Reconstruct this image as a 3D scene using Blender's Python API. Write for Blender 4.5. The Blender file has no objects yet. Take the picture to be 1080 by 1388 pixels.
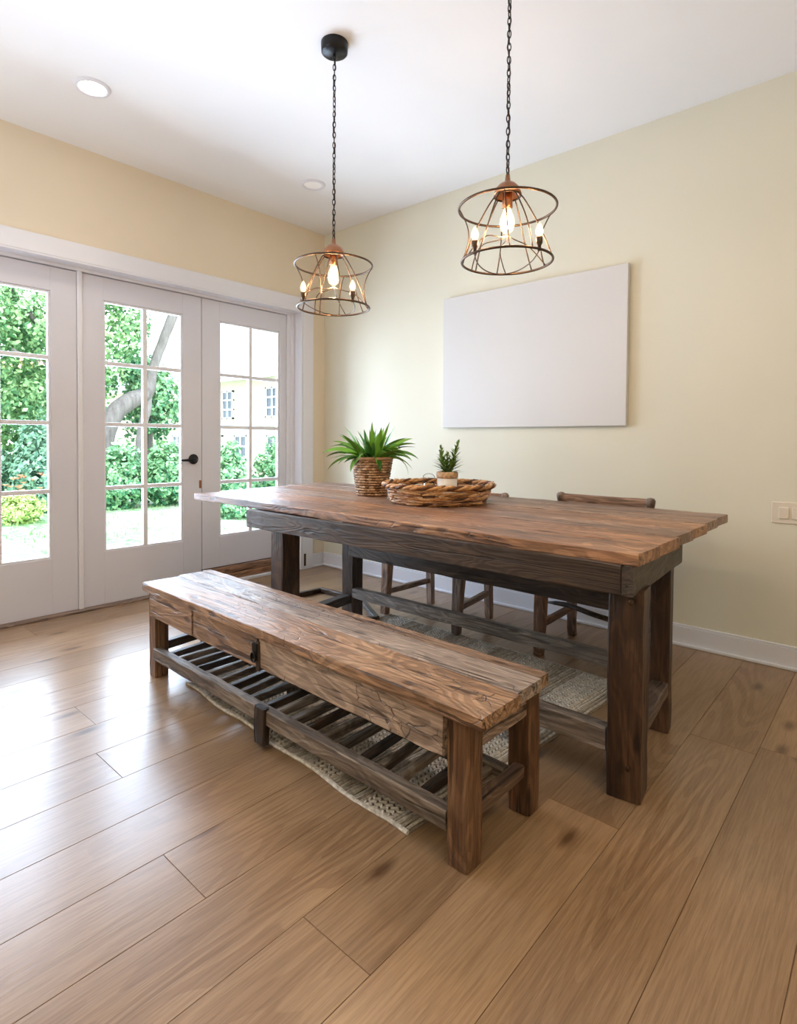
import bpy, bmesh, math, random
from mathutils import Vector, Matrix, noise
random.seed(11)
R = math.radians
scene = bpy.context.scene
COL = scene.collection
PI = math.pi

# ------------------------------------------------------------------ objects
def tag(o, label=None, cat=None, group=None, kind=None):
    if label: o['label'] = label
    if cat: o['category'] = cat
    if group: o['group'] = group
    if kind: o['kind'] = kind
    return o

def thing(name, loc, label=None, cat=None, group=None, kind=None):
    o = bpy.data.objects.new(name, None)
    o.empty_display_size = .1
    COL.objects.link(o)
    o.location = loc
    return tag(o, label, cat, group, kind)

def world_loc(o):
    v = Vector(o.location)
    while o.parent:
        o = o.parent
        v += Vector(o.location)
    return v

def obj(name, bm, mat, parent=None, smooth=False, kind=None, origin=None):
    """bm is in world coordinates; linked as one mesh, relative to its parent."""
    me = bpy.data.meshes.new(name)
    off = world_loc(parent) if parent else Vector((0, 0, 0))
    if origin is not None: off = Vector(origin)
    bmesh.ops.translate(bm, verts=bm.verts, vec=-off)
    bm.to_mesh(me); bm.free()
    if smooth:
        for p in me.polygons: p.use_smooth = True
    me.materials.append(mat)
    o = bpy.data.objects.new(name, me)
    COL.objects.link(o)
    if parent: o.parent = parent
    elif origin is not None: o.location = off
    if kind: o['kind'] = kind
    return o

def BM():
    bm = bmesh.new()
    bm.loops.layers.float_color.new('tone')
    return bm

def paint(bm, faces, t=None):
    lay = bm.loops.layers.float_color['tone']
    if t is None: t = (random.random(), random.random(), random.random())
    for f in faces:
        for l in f.loops: l[lay] = (t[0], t[1], t[2], 1)

def face(bm, vs):
    try: return bm.faces.new(vs)
    except ValueError: return None

# ------------------------------------------------------------------ shapes
def box(bm, x0, x1, y0, y1, z0, z1, bev=0.0, t=None):
    vs = [bm.verts.new((x, y, z)) for x in (x0, x1) for y in (y0, y1) for z in (z0, z1)]
    q = [(0,1,3,2), (4,6,7,5), (0,4,5,1), (2,3,7,6), (0,2,6,4), (1,5,7,3)]
    fs = [bm.faces.new([vs[i] for i in f]) for f in q]
    paint(bm, fs, t)
    if bev > 0:
        es = list({e for f in fs for e in f.edges})
        r = bmesh.ops.bevel(bm, geom=es, offset=bev, segments=2, affect='EDGES', profile=.5)
        paint(bm, r['faces'], t or (.5, .5, .5))
    return fs

def beam(bm, p0, p1, w, h, side=None, n=None, jit=.0015, ch=.003, w1=None, h1=None, seed=None, t=None, bow=0):
    """rough-sawn timber from p0 to p1: w along side, h along the other direction, chamfered and a little uneven"""
    p0, p1 = Vector(p0), Vector(p1)
    d = (p1 - p0); L = d.length; d.normalize()
    if side is None:
        side = Vector((0, 1, 0)) if abs(d.y) < .9 else Vector((1, 0, 0))
        if abs(d.z) > .8: side = Vector((1, 0, 0))
    s = Vector(side); s = (s - d * s.dot(d)).normalized()
    u = d.cross(s).normalized()
    w1 = w if w1 is None else w1; h1 = h if h1 is None else h1
    if n is None: n = max(2, int(L / .045))
    sd = random.random() * 100 if seed is None else seed
    rings = []
    for i in range(n + 1):
        f = i / n
        c = p0 + d * (L * f) + u * (bow * math.sin(PI * f))
        a = (w + (w1 - w) * f) / 2; b = (h + (h1 - h) * f) / 2
        k = ch if 0 < i < n else ch * 1.6
        pts = [(-a + k, -b), (a - k, -b), (a, -b + k), (a, b - k), (a - k, b), (-a + k, b), (-a, b - k), (-a, -b + k)]
        ring = []
        for j, (x, y) in enumerate(pts):
            q = c + s * x + u * y
            nz = noise.noise_vector(Vector((f * L * 9 + sd, j * .9 + sd, sd)))
            q = q + (s * nz.x + u * nz.y) * jit * 2
            if i in (0, n): q = q - d * (ch * .6) * (1 if i else -1) * (1 if j in (0, 1, 4, 5) else .7)
            ring.append(bm.verts.new(q))
        rings.append(ring)
    fs = []
    for i in range(n):
        for j in range(8):
            f = face(bm, [rings[i][j], rings[i][(j+1) % 8], rings[i+1][(j+1) % 8], rings[i+1][j]])
            if f: fs.append(f)
    fs.append(face(bm, list(reversed(rings[0])))); fs.append(face(bm, rings[-1]))
    paint(bm, fs, t)
    return fs

def tube(bm, pts, r, seg=8, closed=False, t=None, caps=True):
    pts = [Vector(p) for p in pts]; n = len(pts)
    rs = r if isinstance(r, (list, tuple)) else [r] * n
    rings = []; prev = None
    for i, p in enumerate(pts):
        if closed: d = pts[(i+1) % n] - pts[i-1]
        else: d = pts[min(i+1, n-1)] - pts[max(i-1, 0)]
        if d.length < 1e-9: d = Vector((0, 0, 1))
        d.normalize()
        if prev is None:
            a = Vector((0, 0, 1)) if abs(d.z) < .9 else Vector((1, 0, 0))
            s = d.cross(a).normalized()
        else:
            s = prev - d * prev.dot(d)
            if s.length < 1e-6: s = d.orthogonal()
            s.normalize()
        prev = s; u = d.cross(s)
        rings.append([bm.verts.new(p + (s * math.cos(2*PI*k/seg) + u * math.sin(2*PI*k/seg)) * rs[i]) for k in range(seg)])
    fs = []
    for i in range(n if closed else n - 1):
        A, B = rings[i], rings[(i+1) % n]
        for k in range(seg):
            f = face(bm, [A[k], A[(k+1) % seg], B[(k+1) % seg], B[k]])
            if f: fs.append(f)
    if not closed and caps:
        fs.append(face(bm, list(reversed(rings[0])))); fs.append(face(bm, rings[-1]))
    paint(bm, [f for f in fs if f], t)
    return fs

def lathe(bm, prof, c, seg=32, t=None):
    """prof: list of (radius, z)"""
    rings = []
    for r, z in prof:
        if r < 1e-5: rings.append([bm.verts.new((c[0], c[1], c[2] + z))])
        else: rings.append([bm.verts.new((c[0] + r*math.cos(2*PI*k/seg), c[1] + r*math.sin(2*PI*k/seg), c[2] + z)) for k in range(seg)])
    fs = []
    for A, B in zip(rings, rings[1:]):
        for k in range(seg):
            k2 = (k+1) % seg
            if len(A) == 1 and len(B) == 1: continue
            if len(A) == 1: f = face(bm, [A[0], B[k2], B[k]])
            elif len(B) == 1: f = face(bm, [A[k], A[k2], B[0]])
            else: f = face(bm, [A[k], A[k2], B[k2], B[k]])
            if f: fs.append(f)
    paint(bm, fs, t)
    return fs

def bead(bm, c, d, L, r, seg=6, t=None, flat=1.0):
    """a short plump strand piece centred at c along d"""
    c, d = Vector(c), Vector(d).normalized()
    n = 5
    pts = [c + d * (L * (i/(n-1) - .5)) for i in range(n)]
    tube(bm, pts, [r*.35, r*.9, r*1.0, r*.9, r*.35], seg, t=t)

def turn(bm, c, ang):
    bmesh.ops.rotate(bm, verts=bm.verts, cent=c, matrix=Matrix.Rotation(ang, 3, 'Z'))

# ------------------------------------------------------------------ materials
def mat(name, color=(.8, .8, .8), rough=.5, metal=0., spec=.5):
    m = bpy.data.materials.new(name); m.use_nodes = True
    b = m.node_tree.nodes['Principled BSDF']
    b.inputs['Base Color'].default_value = (*color, 1)
    b.inputs['Roughness'].default_value = rough
    b.inputs['Metallic'].default_value = metal
    b.inputs['Specular IOR Level'].default_value = spec
    return m

class NT:
    def __init__(s, m): s.t = m.node_tree; s.b = s.t.nodes['Principled BSDF']
    def n(s, kind, **kw):
        x = s.t.nodes.new(kind)
        for k, v in kw.items(): setattr(x, k, v)
        return x
    def l(s, a, b): s.t.links.new(a, b)
    def math(s, op, a, b=None, clamp=False):
        x = s.n('ShaderNodeMath', operation=op); x.use_clamp = clamp
        for i, v in enumerate((a, b)):
            if v is None: continue
            if isinstance(v, (int, float)): x.inputs[i].default_value = v
            else: s.l(v, x.inputs[i])
        return x.outputs[0]
    def ramp(s, fac, stops, interp='LINEAR'):
        x = s.n('ShaderNodeValToRGB'); x.color_ramp.interpolation = interp
        while len(x.color_ramp.elements) < len(stops): x.color_ramp.elements.new(.5)
        for e, (p, c) in zip(x.color_ramp.elements, stops):
            e.position = p; e.color = (*c, 1) if len(c) == 3 else c
        s.l(fac, x.inputs[0]); return x.outputs[0]
    def mix(s, mode, fac, a, b):
        x = s.n('ShaderNodeMix', data_type='RGBA', blend_type=mode)
        x.clamp_result = False
        for i, v in ((0, fac), (6, a), (7, b)):
            if isinstance(v, (int, float)): x.inputs[i].default_value = v
            elif isinstance(v, tuple): x.inputs[i].default_value = (*v, 1)
            else: s.l(v, x.inputs[i])
        return x.outputs[2]
    def noise(s, vec, scale, detail=3, rough=.5, dist=0):
        x = s.n('ShaderNodeTexNoise'); x.inputs['Scale'].default_value = scale
        x.inputs['Detail'].default_value = detail; x.inputs['Roughness'].default_value = rough
        x.inputs['Distortion'].default_value = dist
        s.l(vec, x.inputs['Vector']); return x.outputs['Fac']
    def mapping(s, vec, scale):
        x = s.n('ShaderNodeMapping'); x.inputs['Scale'].default_value = scale
        s.l(vec, x.inputs['Vector']); return x.outputs[0]
    def bump(s, h, strength, dist):
        x = s.n('ShaderNodeBump'); x.inputs['Strength'].default_value = strength
        x.inputs['Distance'].default_value = dist; s.l(h, x.inputs['Height'])
        s.l(x.outputs[0], s.b.inputs['Normal'])

def toned_coords(nt, per_object=True, amp=7.0):
    tc = nt.n('ShaderNodeTexCoord'); at = nt.n('ShaderNodeAttribute', attribute_name='tone')
    v = nt.n('ShaderNodeVectorMath', operation='MULTIPLY_ADD')
    nt.l(at.outputs['Color'], v.inputs[0]); v.inputs[1].default_value = (amp, amp, amp)
    nt.l(tc.outputs['Object'], v.inputs[2])
    sep = nt.n('ShaderNodeSeparateColor'); nt.l(at.outputs['Color'], sep.inputs[0])
    return v.outputs[0], sep.outputs[0], sep

def wood(name, axis, dark, mid, light, crack=.5, rough=.5, vary=.35, spec=.5, bump=.5, craze=.0):
    """reclaimed timber with grain along the axis"""
    m = mat(name, mid, rough, 0, spec); nt = NT(m)
    vec, tone, sep = toned_coords(nt)
    def sc(a, c):
        v = [c, c, c]; v[axis] = a; return tuple(v)
    big = nt.noise(nt.mapping(vec, sc(1.2, 7)), 1, 5, .6, .8)
    ringsrc = nt.noise(nt.mapping(vec, sc(1.3, 5.5)), 1, 2, .5, .9)
    rings = nt.math('SINE', nt.math('MULTIPLY', ringsrc, 95))
    fine = nt.noise(nt.mapping(vec, sc(5, 120)), 1, 4, .7)
    c = nt.ramp(big, [(.28, dark), (.5, mid), (.72, light)])
    c = nt.mix('MULTIPLY', .55, c, nt.ramp(rings, [(0, (.45, .40, .37)), (.5, (1, 1, 1))]))
    c = nt.mix('MULTIPLY', .85, c, nt.ramp(fine, [(.36, (.42, .38, .35)), (.5, (.9, .88, .86)), (.64, (1.25, 1.22, 1.2))]))
    # cracks along and a few across the grain
    ck = nt.noise(nt.mapping(vec, sc(2.2, 34)), 1, 3, .6, .4)
    ckm = nt.ramp(ck, [(.365, (0, 0, 0)), (.40, (1, 1, 1))])
    c = nt.mix('MULTIPLY', crack, c, nt.mix('MIX', ckm, (.18, .13, .1), (1, 1, 1)))
    if craze > 0:   # short checks across the boards, in weathered patches
        wv = nt.n('ShaderNodeVectorMath', operation='ADD'); nz = nt.n('ShaderNodeTexNoise'); nz.inputs['Scale'].default_value = 18
        nt.l(vec, nz.inputs['Vector']); sm = nt.n('ShaderNodeVectorMath', operation='SCALE'); sm.inputs['Scale'].default_value = .035
        nt.l(nz.outputs['Color'], sm.inputs[0]); nt.l(vec, wv.inputs[0]); nt.l(sm.outputs[0], wv.inputs[1])
        ve = nt.n('ShaderNodeTexVoronoi', feature='DISTANCE_TO_EDGE'); ve.inputs['Scale'].default_value = 1
        nt.l(nt.mapping(wv.outputs[0], sc(9, 30)), ve.inputs['Vector'])
        cz = nt.ramp(ve.outputs['Distance'], [(.008, (0, 0, 0)), (.028, (1, 1, 1))])
        pm = nt.ramp(nt.noise(nt.mapping(vec, sc(2.5, 6)), 1, 2), [(.50, (1, 1, 1)), (.60, (0, 0, 0))])
        cz = nt.mix('LIGHTEN', 1, cz, pm)
        ckm = nt.mix('MULTIPLY', craze, ckm, cz)
        c = nt.mix('MULTIPLY', craze, c, nt.mix('MIX', cz, (.22, .17, .14), (1, 1, 1)))
    vo = nt.n('ShaderNodeTexVoronoi'); vo.inputs['Scale'].default_value = 1
    nt.l(nt.mapping(vec, sc(5, 13)), vo.inputs['Vector'])
    kn = nt.ramp(vo.outputs['Distance'], [(.10, (0, 0, 0)), (.20, (1, 1, 1))])
    c = nt.mix('MULTIPLY', .7, c, nt.mix('MIX', kn, (.16, .11, .08), (1, 1, 1)))
    hs = nt.n('ShaderNodeHueSaturation'); nt.l(c, hs.inputs['Color']); hs.inputs['Saturation'].default_value = .38; hs.inputs['Value'].default_value = 1.0
    c = nt.mix('MIX', nt.math('MULTIPLY', nt.math('POWER', sep.outputs[1], 1.5), .85), c, hs.outputs[0])
    tv = nt.math('MULTIPLY_ADD', tone, vary)
    tv.node.inputs[2].default_value = 1 - vary / 2
    c = nt.mix('MULTIPLY', 1, c, tv)
    nt.l(c, nt.b.inputs['Base Color'])
    rr = nt.math('MULTIPLY_ADD', fine, .3); rr.node.inputs[2].default_value = rough - .1
    nt.l(rr, nt.b.inputs['Roughness'])
    h = nt.math('ADD', nt.math('MULTIPLY', fine, .35), nt.math('ADD', nt.math('MULTIPLY', ckm, .8), nt.math('MULTIPLY', kn, .6)))
    h = nt.math('ADD', h, nt.math('MULTIPLY', rings, .12))
    nt.bump(h, bump, .004)
    return m

def paint_mat(name, c, rough=.6, bump=.03, spec=.3):
    m = mat(name, c, rough, 0, spec); nt = NT(m)
    tc = nt.n('ShaderNodeTexCoord')
    f = nt.noise(tc.outputs['Object'], 220, 2)
    g = nt.noise(tc.outputs['Object'], 1.3, 2)
    nt.l(nt.mix('MULTIPLY', 1, c, nt.ramp(g, [(.3, (.975, .975, .975)), (.7, (1.02, 1.02, 1.02))])), nt.b.inputs['Base Color'])
    nt.bump(f, bump, .002)
    return m

M = {}
M['wall'] = paint_mat('cream_wall_paint', (.73, .70, .575), .75)
M['wall_doors'] = paint_mat('warm_wall_paint', (.79, .69, .54), .75)
M['ceiling'] = paint_mat('white_ceiling_paint', (.88, .885, .90), .8)
M['trim'] = paint_mat('white_trim_paint', (.78, .785, .84), .4, .01)
M['door'] = paint_mat('white_door_paint', (.70, .70, .775), .45, .01)
M['canvas'] = paint_mat('white_canvas', (.66, .645, .63), .8, .1)
M['plastic'] = mat('ivory_plastic', (.74, .66, .55), .4)
M['black_metal'] = mat('black_metal', (.018, .018, .02), .32, .6)
M['bronze'] = mat('dark_bronze_wire', (.10, .065, .045), .38, .9)
M['copper'] = mat('aged_copper', (.36, .17, .09), .35, .95)
M['ceramic'] = mat('white_ceramic', (.75, .73, .70), .35)
M['soil'] = mat('dark_soil', (.03, .02, .015), .95)
M['grey_steel'] = mat('grey_steel', (.35, .37, .40), .35, .9)

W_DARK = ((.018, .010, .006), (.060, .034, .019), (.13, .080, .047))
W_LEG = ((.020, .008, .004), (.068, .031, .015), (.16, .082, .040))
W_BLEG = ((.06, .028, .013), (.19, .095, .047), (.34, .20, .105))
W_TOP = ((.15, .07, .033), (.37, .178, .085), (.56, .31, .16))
W_BENCH = ((.16, .10, .066), (.39, .235, .14), (.60, .41, .27))
W_GREY = ((.09, .07, .055), (.24, .19, .15), (.42, .35, .285))
W_SEAT = ((.12, .06, .03), (.27, .145, .08), (.38, .23, .14))
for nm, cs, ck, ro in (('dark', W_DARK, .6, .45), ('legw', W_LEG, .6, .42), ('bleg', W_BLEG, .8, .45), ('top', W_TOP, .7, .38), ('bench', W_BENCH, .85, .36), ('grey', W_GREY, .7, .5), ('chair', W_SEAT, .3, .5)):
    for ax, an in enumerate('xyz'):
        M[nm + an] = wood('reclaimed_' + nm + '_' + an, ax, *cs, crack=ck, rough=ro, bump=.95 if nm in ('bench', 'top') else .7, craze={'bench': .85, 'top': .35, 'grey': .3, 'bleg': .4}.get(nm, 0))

def floor_mat():
    m = mat('oak_plank_floor', (.5, .35, .2), .35, 0, .5); nt = NT(m)
    vec, tone, sep = toned_coords(nt, amp=11)
    sc = lambda a, c: (c, a, c)
    src = nt.noise(nt.mapping(vec, sc(.55, 3.6)), 1, 2, .45, .25)
    rings = nt.math('SINE', nt.math('MULTIPLY', src, 120))
    fine = nt.noise(nt.mapping(vec, sc(6, 150)), 1, 4, .7)
    broad = nt.noise(nt.mapping(vec, sc(.7, 3)), 1, 3, .5)
    c = nt.ramp(broad, [(.3, (.265, .160, .084)), (.7, (.36, .232, .134))])
    msk = nt.ramp(nt.noise(nt.mapping(vec, sc(.5, 2.2)), 1, 1), [(.47, (0, 0, 0)), (.60, (1, 1, 1))])
    rr0 = nt.mix('MIX', msk, (1, 1, 1), nt.ramp(rings, [(0, (.50, .40, .34)), (.16, (1, 1, 1))]))
    c = nt.mix('MULTIPLY', .36, c, rr0)
    c = nt.mix('MULTIPLY', .6, c, nt.ramp(fine, [(.36, (.60, .54, .48)), (.6, (1.1, 1.1, 1.1))]))
    vo = nt.n('ShaderNodeTexVoronoi', voronoi_dimensions='2D'); vo.inputs['Scale'].default_value = 1
    nt.l(nt.mapping(vec, sc(1.0, 2.6)), vo.inputs['Vector'])
    kn = nt.ramp(vo.outputs['Distance'], [(.018, (0, 0, 0)), (.07, (1, 1, 1))])
    c = nt.mix('MULTIPLY', .75, c, nt.mix('MIX', kn, (.22, .13, .08), (1, 1, 1)))
    tv = nt.math('MULTIPLY_ADD', tone, .22); tv.node.inputs[2].default_value = .89
    c = nt.mix('MULTIPLY', 1, c, tv)
    nt.l(c, nt.b.inputs['Base Color'])
    rr = nt.math('MULTIPLY_ADD', fine, .16); rr.node.inputs[2].default_value = .24
    nt.b.inputs['Coat Weight'].default_value = .25; nt.b.inputs['Coat Roughness'].default_value = .22
    nt.l(rr, nt.b.inputs['Roughness'])
    nt.bump(nt.math('ADD', nt.math('MULTIPLY', fine, .5), nt.math('MULTIPLY', rings, .15)), .22, .0015)
    return m
M['floor'] = floor_mat()
M['gap'] = mat('plank_seam', (.26, .15, .08), .8)

def glass_mat():
    m = bpy.data.materials.new('window_glass'); m.use_nodes = True
    t = m.node_tree; t.nodes.clear()
    o = t.nodes.new('ShaderNodeOutputMaterial'); mx = t.nodes.new('ShaderNodeMixShader')
    tr = t.nodes.new('ShaderNodeBsdfTransparent'); tr.inputs[0].default_value = (.97, .985, .98, 1)
    g = t.nodes.new('ShaderNodeBsdfGlossy'); g.inputs['Roughness'].default_value = .02
    fr = t.nodes.new('ShaderNodeFresnel'); fr.inputs[0].default_value = 1.25
    t.links.new(fr.outputs[0], mx.inputs[0]); t.links.new(tr.outputs[0], mx.inputs[1])
    t.links.new(g.outputs[0], mx.inputs[2]); t.links.new(mx.outputs[0], o.inputs[0])
    return m
M['glass'] = glass_mat()

def emit(name, c, s):
    m = bpy.data.materials.new(name); m.use_nodes = True
    b = m.node_tree.nodes['Principled BSDF']
    b.inputs['Base Color'].default_value = (*c, 1)
    b.inputs['Emission Color'].default_value = (*c, 1); b.inputs['Emission Strength'].default_value = s
    return m
def glow_glass():
    m = bpy.data.materials.new('glowing_bulb_glass'); m.use_nodes = True
    t = m.node_tree; t.nodes.clear()
    o = t.nodes.new('ShaderNodeOutputMaterial'); mx = t.nodes.new('ShaderNodeMixShader'); mx.inputs[0].default_value = .45
    tr = t.nodes.new('ShaderNodeBsdfTransparent'); e = t.nodes.new('ShaderNodeEmission')
    e.inputs[0].default_value = (1, .74, .42, 1); e.inputs[1].default_value = 3.2
    t.links.new(tr.outputs[0], mx.inputs[1]); t.links.new(e.outputs[0], mx.inputs[2]); t.links.new(mx.outputs[0], o.inputs[0])
    return m
M['bulb'] = glow_glass()
M['filament'] = emit('glowing_filament', (1, .62, .28), 38)
M['led'] = emit('lit_diffuser', (1, .95, .86), 30)
M['led_off'] = emit('faint_glow_diffuser', (.9, .88, .86), .12)  # slight glow put into the diffuser of the switched-off light

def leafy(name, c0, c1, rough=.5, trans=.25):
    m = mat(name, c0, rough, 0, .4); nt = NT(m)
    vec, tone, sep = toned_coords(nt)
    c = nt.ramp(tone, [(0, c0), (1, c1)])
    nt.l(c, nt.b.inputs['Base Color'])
    nt.b.inputs['Subsurface Weight'].default_value = 0
    return m
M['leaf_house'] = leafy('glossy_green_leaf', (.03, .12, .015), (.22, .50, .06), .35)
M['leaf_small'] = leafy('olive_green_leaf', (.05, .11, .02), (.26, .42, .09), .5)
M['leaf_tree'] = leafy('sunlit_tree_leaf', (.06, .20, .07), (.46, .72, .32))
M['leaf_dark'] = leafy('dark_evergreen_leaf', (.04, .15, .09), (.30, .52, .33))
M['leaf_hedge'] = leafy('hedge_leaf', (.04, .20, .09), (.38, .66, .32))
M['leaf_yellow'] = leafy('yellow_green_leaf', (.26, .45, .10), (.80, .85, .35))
M['petal'] = leafy('orange_petal', (.85, .25, .10), (.95, .6, .45))
M['grass'] = leafy('grass_blade', (.14, .34, .10), (.48, .68, .32))

def strand(name, dark, mid, light, rough=.6):
    m = mat(name, mid, rough, 0, .3); nt = NT(m)
    vec, tone, sep = toned_coords(nt)
    f = nt.noise(vec, 60, 3, .6)
    c = nt.ramp(tone, [(0, dark), (.5, mid), (1, light)])
    if name == 'grey_bark': f = nt.noise(nt.mapping(vec, (14, 14, 3)), 1, 5, .7)
    c = nt.mix('MULTIPLY', .7, c, nt.ramp(f, [(.3, (.35, .32, .3)), (.65, (1.1, 1.1, 1.1))]))
    nt.l(c, nt.b.inputs['Base Color']); nt.bump(f, .5, .02 if name == 'grey_bark' else .003)
    return m
M['rope'] = strand('woven_seagrass', (.20, .10, .05), (.48, .28, .15), (.70, .48, .30))
M['twig'] = strand('woven_twig', (.10, .04, .015), (.44, .20, .075), (.75, .44, .20), .45)
M['rug'] = strand('woven_rug_cord', (.42, .37, .31), (.62, .57, .50), (.82, .78, .72), .9)
M['rug_base'] = strand('rug_backing', (.22, .18, .14), (.28, .235, .185), (.35, .29, .235), .95)
M['bark'] = strand('grey_bark', (.10, .09, .09), (.22, .20, .19), (.38, .35, .34), .9)

# ------------------------------------------------------------------ room shell
H = 2.937
XR, YF = 6.3, -6.2
# floor: planks run along Y; 0.22 m wide with seams at 3.52 + 0.22k
bm = BM()
k0 = -17
xs = [3.52 + .2195 * k for k in range(k0, 14)]
joints = {-5: [-4.9, -2.677, -.6], -3: [-4.4, -2.553, -1.25], -4: [-3.9, -1.9], -1: [-3.5, -1.02], 0: [-4.6, -2.9, -.95],
          1: [-3.9, -1.5], -2: [-3.3, -1.75], -6: [-3.35, -1.3], -7: [-4.0, -1.75], -8: [-2.6, -1.0]}
for i, x in enumerate(xs[:-1]):
    k = i + k0
    x0, x1 = max(x, -.14), min(xs[i+1], XR)
    if x1 <= x0 + .01: continue
    js = joints.get(k)
    if js is None:
        a = YF + random.uniform(.4, 1.6); js = []
        while a < -.3: js.append(a); a += random.uniform(1.7, 2.3)
    ys = [YF] + sorted(js) + [0.0]
    for a, b in zip(ys, ys[1:]):
        g = .0007
        box(bm, x0 + g, x1 - g, a + g, b - g, -.02, 0, .0008)
obj('floor', bm, M['floor'], kind='structure')
bm = BM(); box(bm, -.14, XR, YF, 0, -.12, -.003); obj('floor_base', bm, M['gap'], kind='structure')
bm = BM(); box(bm, -.25, XR + .15, YF - .15, .15, H, H + .12); obj('ceiling', bm, M['ceiling'], kind='structure')
bm = BM(); box(bm, -.25, XR + .15, 0, .15, -.3, H); obj('wall_back', bm, M['wall'], kind='structure')
bm = BM(); box(bm, XR, XR + .15, YF, 0, -.3, H); obj('wall_right', bm, M['wall'], kind='structure')
bm = BM(); box(bm, -.25, XR + .15, YF - .15, YF, -.3, H); obj('wall_front', bm, M['wall'], kind='structure')
OY0, OY1, OZ = -2.93, -.26, 2.235
bm = BM()
box(bm, -.2, 0, OY1, 0, -.3, H); box(bm, -.2, 0, YF, OY0, -.3, H); box(bm, -.2, 0, OY0, OY1, OZ, H); box(bm, -.2, -.145, OY0, OY1, -.3, -.02)
obj('wall_left', bm, M['wall_doors'], kind='structure')

# casing around the door opening
bm = BM()
box(bm, 0, .022, OY0 - .115, OY1 + .115, OZ - .01, OZ + .10, .002)
box(bm, 0, .022, OY1 + .002, OY1 + .115, 0, OZ - .01, .002)
box(bm, 0, .022, OY0 - .115, OY0 - .002, 0, OZ - .01, .002)
obj('trim_1', bm, M['trim'], kind='structure')
# jamb and stops
bm = BM()
box(bm, -.2, .018, OY1 - .012, OY1, 0, OZ, .001); box(bm, -.2, .018, OY0, OY0 + .012, 0, OZ, .001)
box(bm, -.2, .018, OY0, OY1, OZ - .022, OZ, .001)
box(bm, -.16, -.09, OY1 - .084, OY1 - .012, 0, OZ - .02, .003)
box(bm, -.155, -.075, OY1 - .045, OY1 - .012, 0, OZ - .02, .003)
box(bm, -.16, -.09, OY0 + .012, OY0 + .07, 0, OZ - .02, .003)
box(bm, -.16, -.085, OY0, OY1, OZ - .042, OZ - .02, .002)
obj('trim_2', bm, M['trim'], kind='structure')
bm = BM(); box(bm, -.15, -.086, -2.006, -1.975, .01, OZ - .04, .006); obj('trim_3', bm, M['trim'], kind='structure')

def baseboard(name, fn):
    bm = BM(); fn(bm); obj(name, bm, M['trim'], kind='structure')
def bb_back(bm):
    box(bm, 0, XR, -.014, 0, 0, .105, .001); box(bm, 0, XR, -.010, 0, .105, .118, .003); box(bm, .0, XR, -.028, -.014, 0, .018, .005)
def bb_left(bm):
    box(bm, 0, .014, OY1 + .116, -.014, 0, .105, .001); box(bm, 0, .010, OY1 + .116, -.014, .105, .118, .003); box(bm, .014, .028, OY1 + .116, -.028, 0, .018, .005)
    box(bm, 0, .014, YF, OY0 - .116, 0, .105, .001)
def bb_right(bm): box(bm, XR - .014, XR, YF, -.03, 0, .118, .002)
baseboard('baseboard_back', bb_back); baseboard('baseboard_left', bb_left); baseboard('baseboard_right', bb_right)

# doors: a frame with a 2 x 4 grid of panes each
def door(name, y0, y1, g0, g1, z0, label_parts=None):
    """y0..y1 panel, g0..g1 glass"""
    X0, X1 = -.145, -.10
    zt, gz0, gz1 = 2.188, .362, 2.04
    bm = BM()
    box(bm, X0, X1, y0, g0, z0, zt, .0015); box(bm, X0, X1, g1, y1, z0, zt, .0015)
    box(bm, X0, X1, g0, g1, z0, gz0, .0015); box(bm, X0, X1, g0, g1, gz1, zt, .0015)
    d = obj(name, bm, M['door'], kind='structure')
    bm = BM()
    for a, b, c, e in ((g0, g0 + .014, gz0, gz1), (g1 - .014, g1, gz0, gz1), (g0 + .014, g1 - .014, gz0, gz0 + .014), (g0 + .014, g1 - .014, gz1 - .014, gz1)):
        box(bm, X0 + .008, X1 - .006, a, b, c, e, .003)
    obj('glazing_bead', bm, M['trim'], d)
    bm = BM(); gc = (g0 + g1) / 2
    box(bm, X0 + .01, X1 - .003, gc - .015, gc + .015, gz0 + .014, gz1 - .014, .004)
    for z in (.788, 1.217, 1.625): box(bm, X0 + .011, X1 - .005, g0 + .014, g1 - .014, z - .0135, z + .0135, .004)
    obj('muntin', bm, M['trim'], d)
    bm = BM(); box(bm, -.128, -.124, g0 + .004, g1 - .004, gz0 + .004, gz1 - .004); obj('glass_pane', bm, M['glass'], d)
    return d
d1 = door('door_1', -2.86, -2.008, -2.717, -2.157, .012)
d2 = door('door_2', -1.973, -1.138, -1.843, -1.285, .012)
d3 = door('door_3', -1.133, -.346, -.985, -.415, .125)
# lever handle on door 2
hd = bpy.data.objects.new('door_handle', None); COL.objects.link(hd); hd.parent = d2; hd.location = (-.10, -1.205, .972)
bm = BM()
fs = lathe(bm, [(0, .0), (.038, .0), (.038, .006), (.034, .010), (0, .010)], (0, 0, 0), 32)
bmesh.ops.rotate(bm, verts=bm.verts, cent=(0, 0, 0), matrix=Matrix.Rotation(PI/2, 3, 'Y'))
bmesh.ops.translate(bm, verts=bm.verts, vec=(-.10, -1.205, .972)); obj('rosette', bm, M['black_metal'], hd, True)
bm = BM()
tube(bm, [(-.09, -1.205, .968), (-.06, -1.205, .968), (-.052, -1.213, .968), (-.050, -1.24, .967), (-.052, -1.29, .966), (-.054, -1.325, .966)], [.011, .011, .011, .0105, .009, .0085], 12)
obj('lever', bm, M['black_metal'], hd, True)
for z in (.78,):
    bm = BM(); box(bm, -.101, -.097, -1.158, -1.139, z - .03, z + .03, .001); obj('strike_plate', bm, M['copper'], d2)
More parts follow.
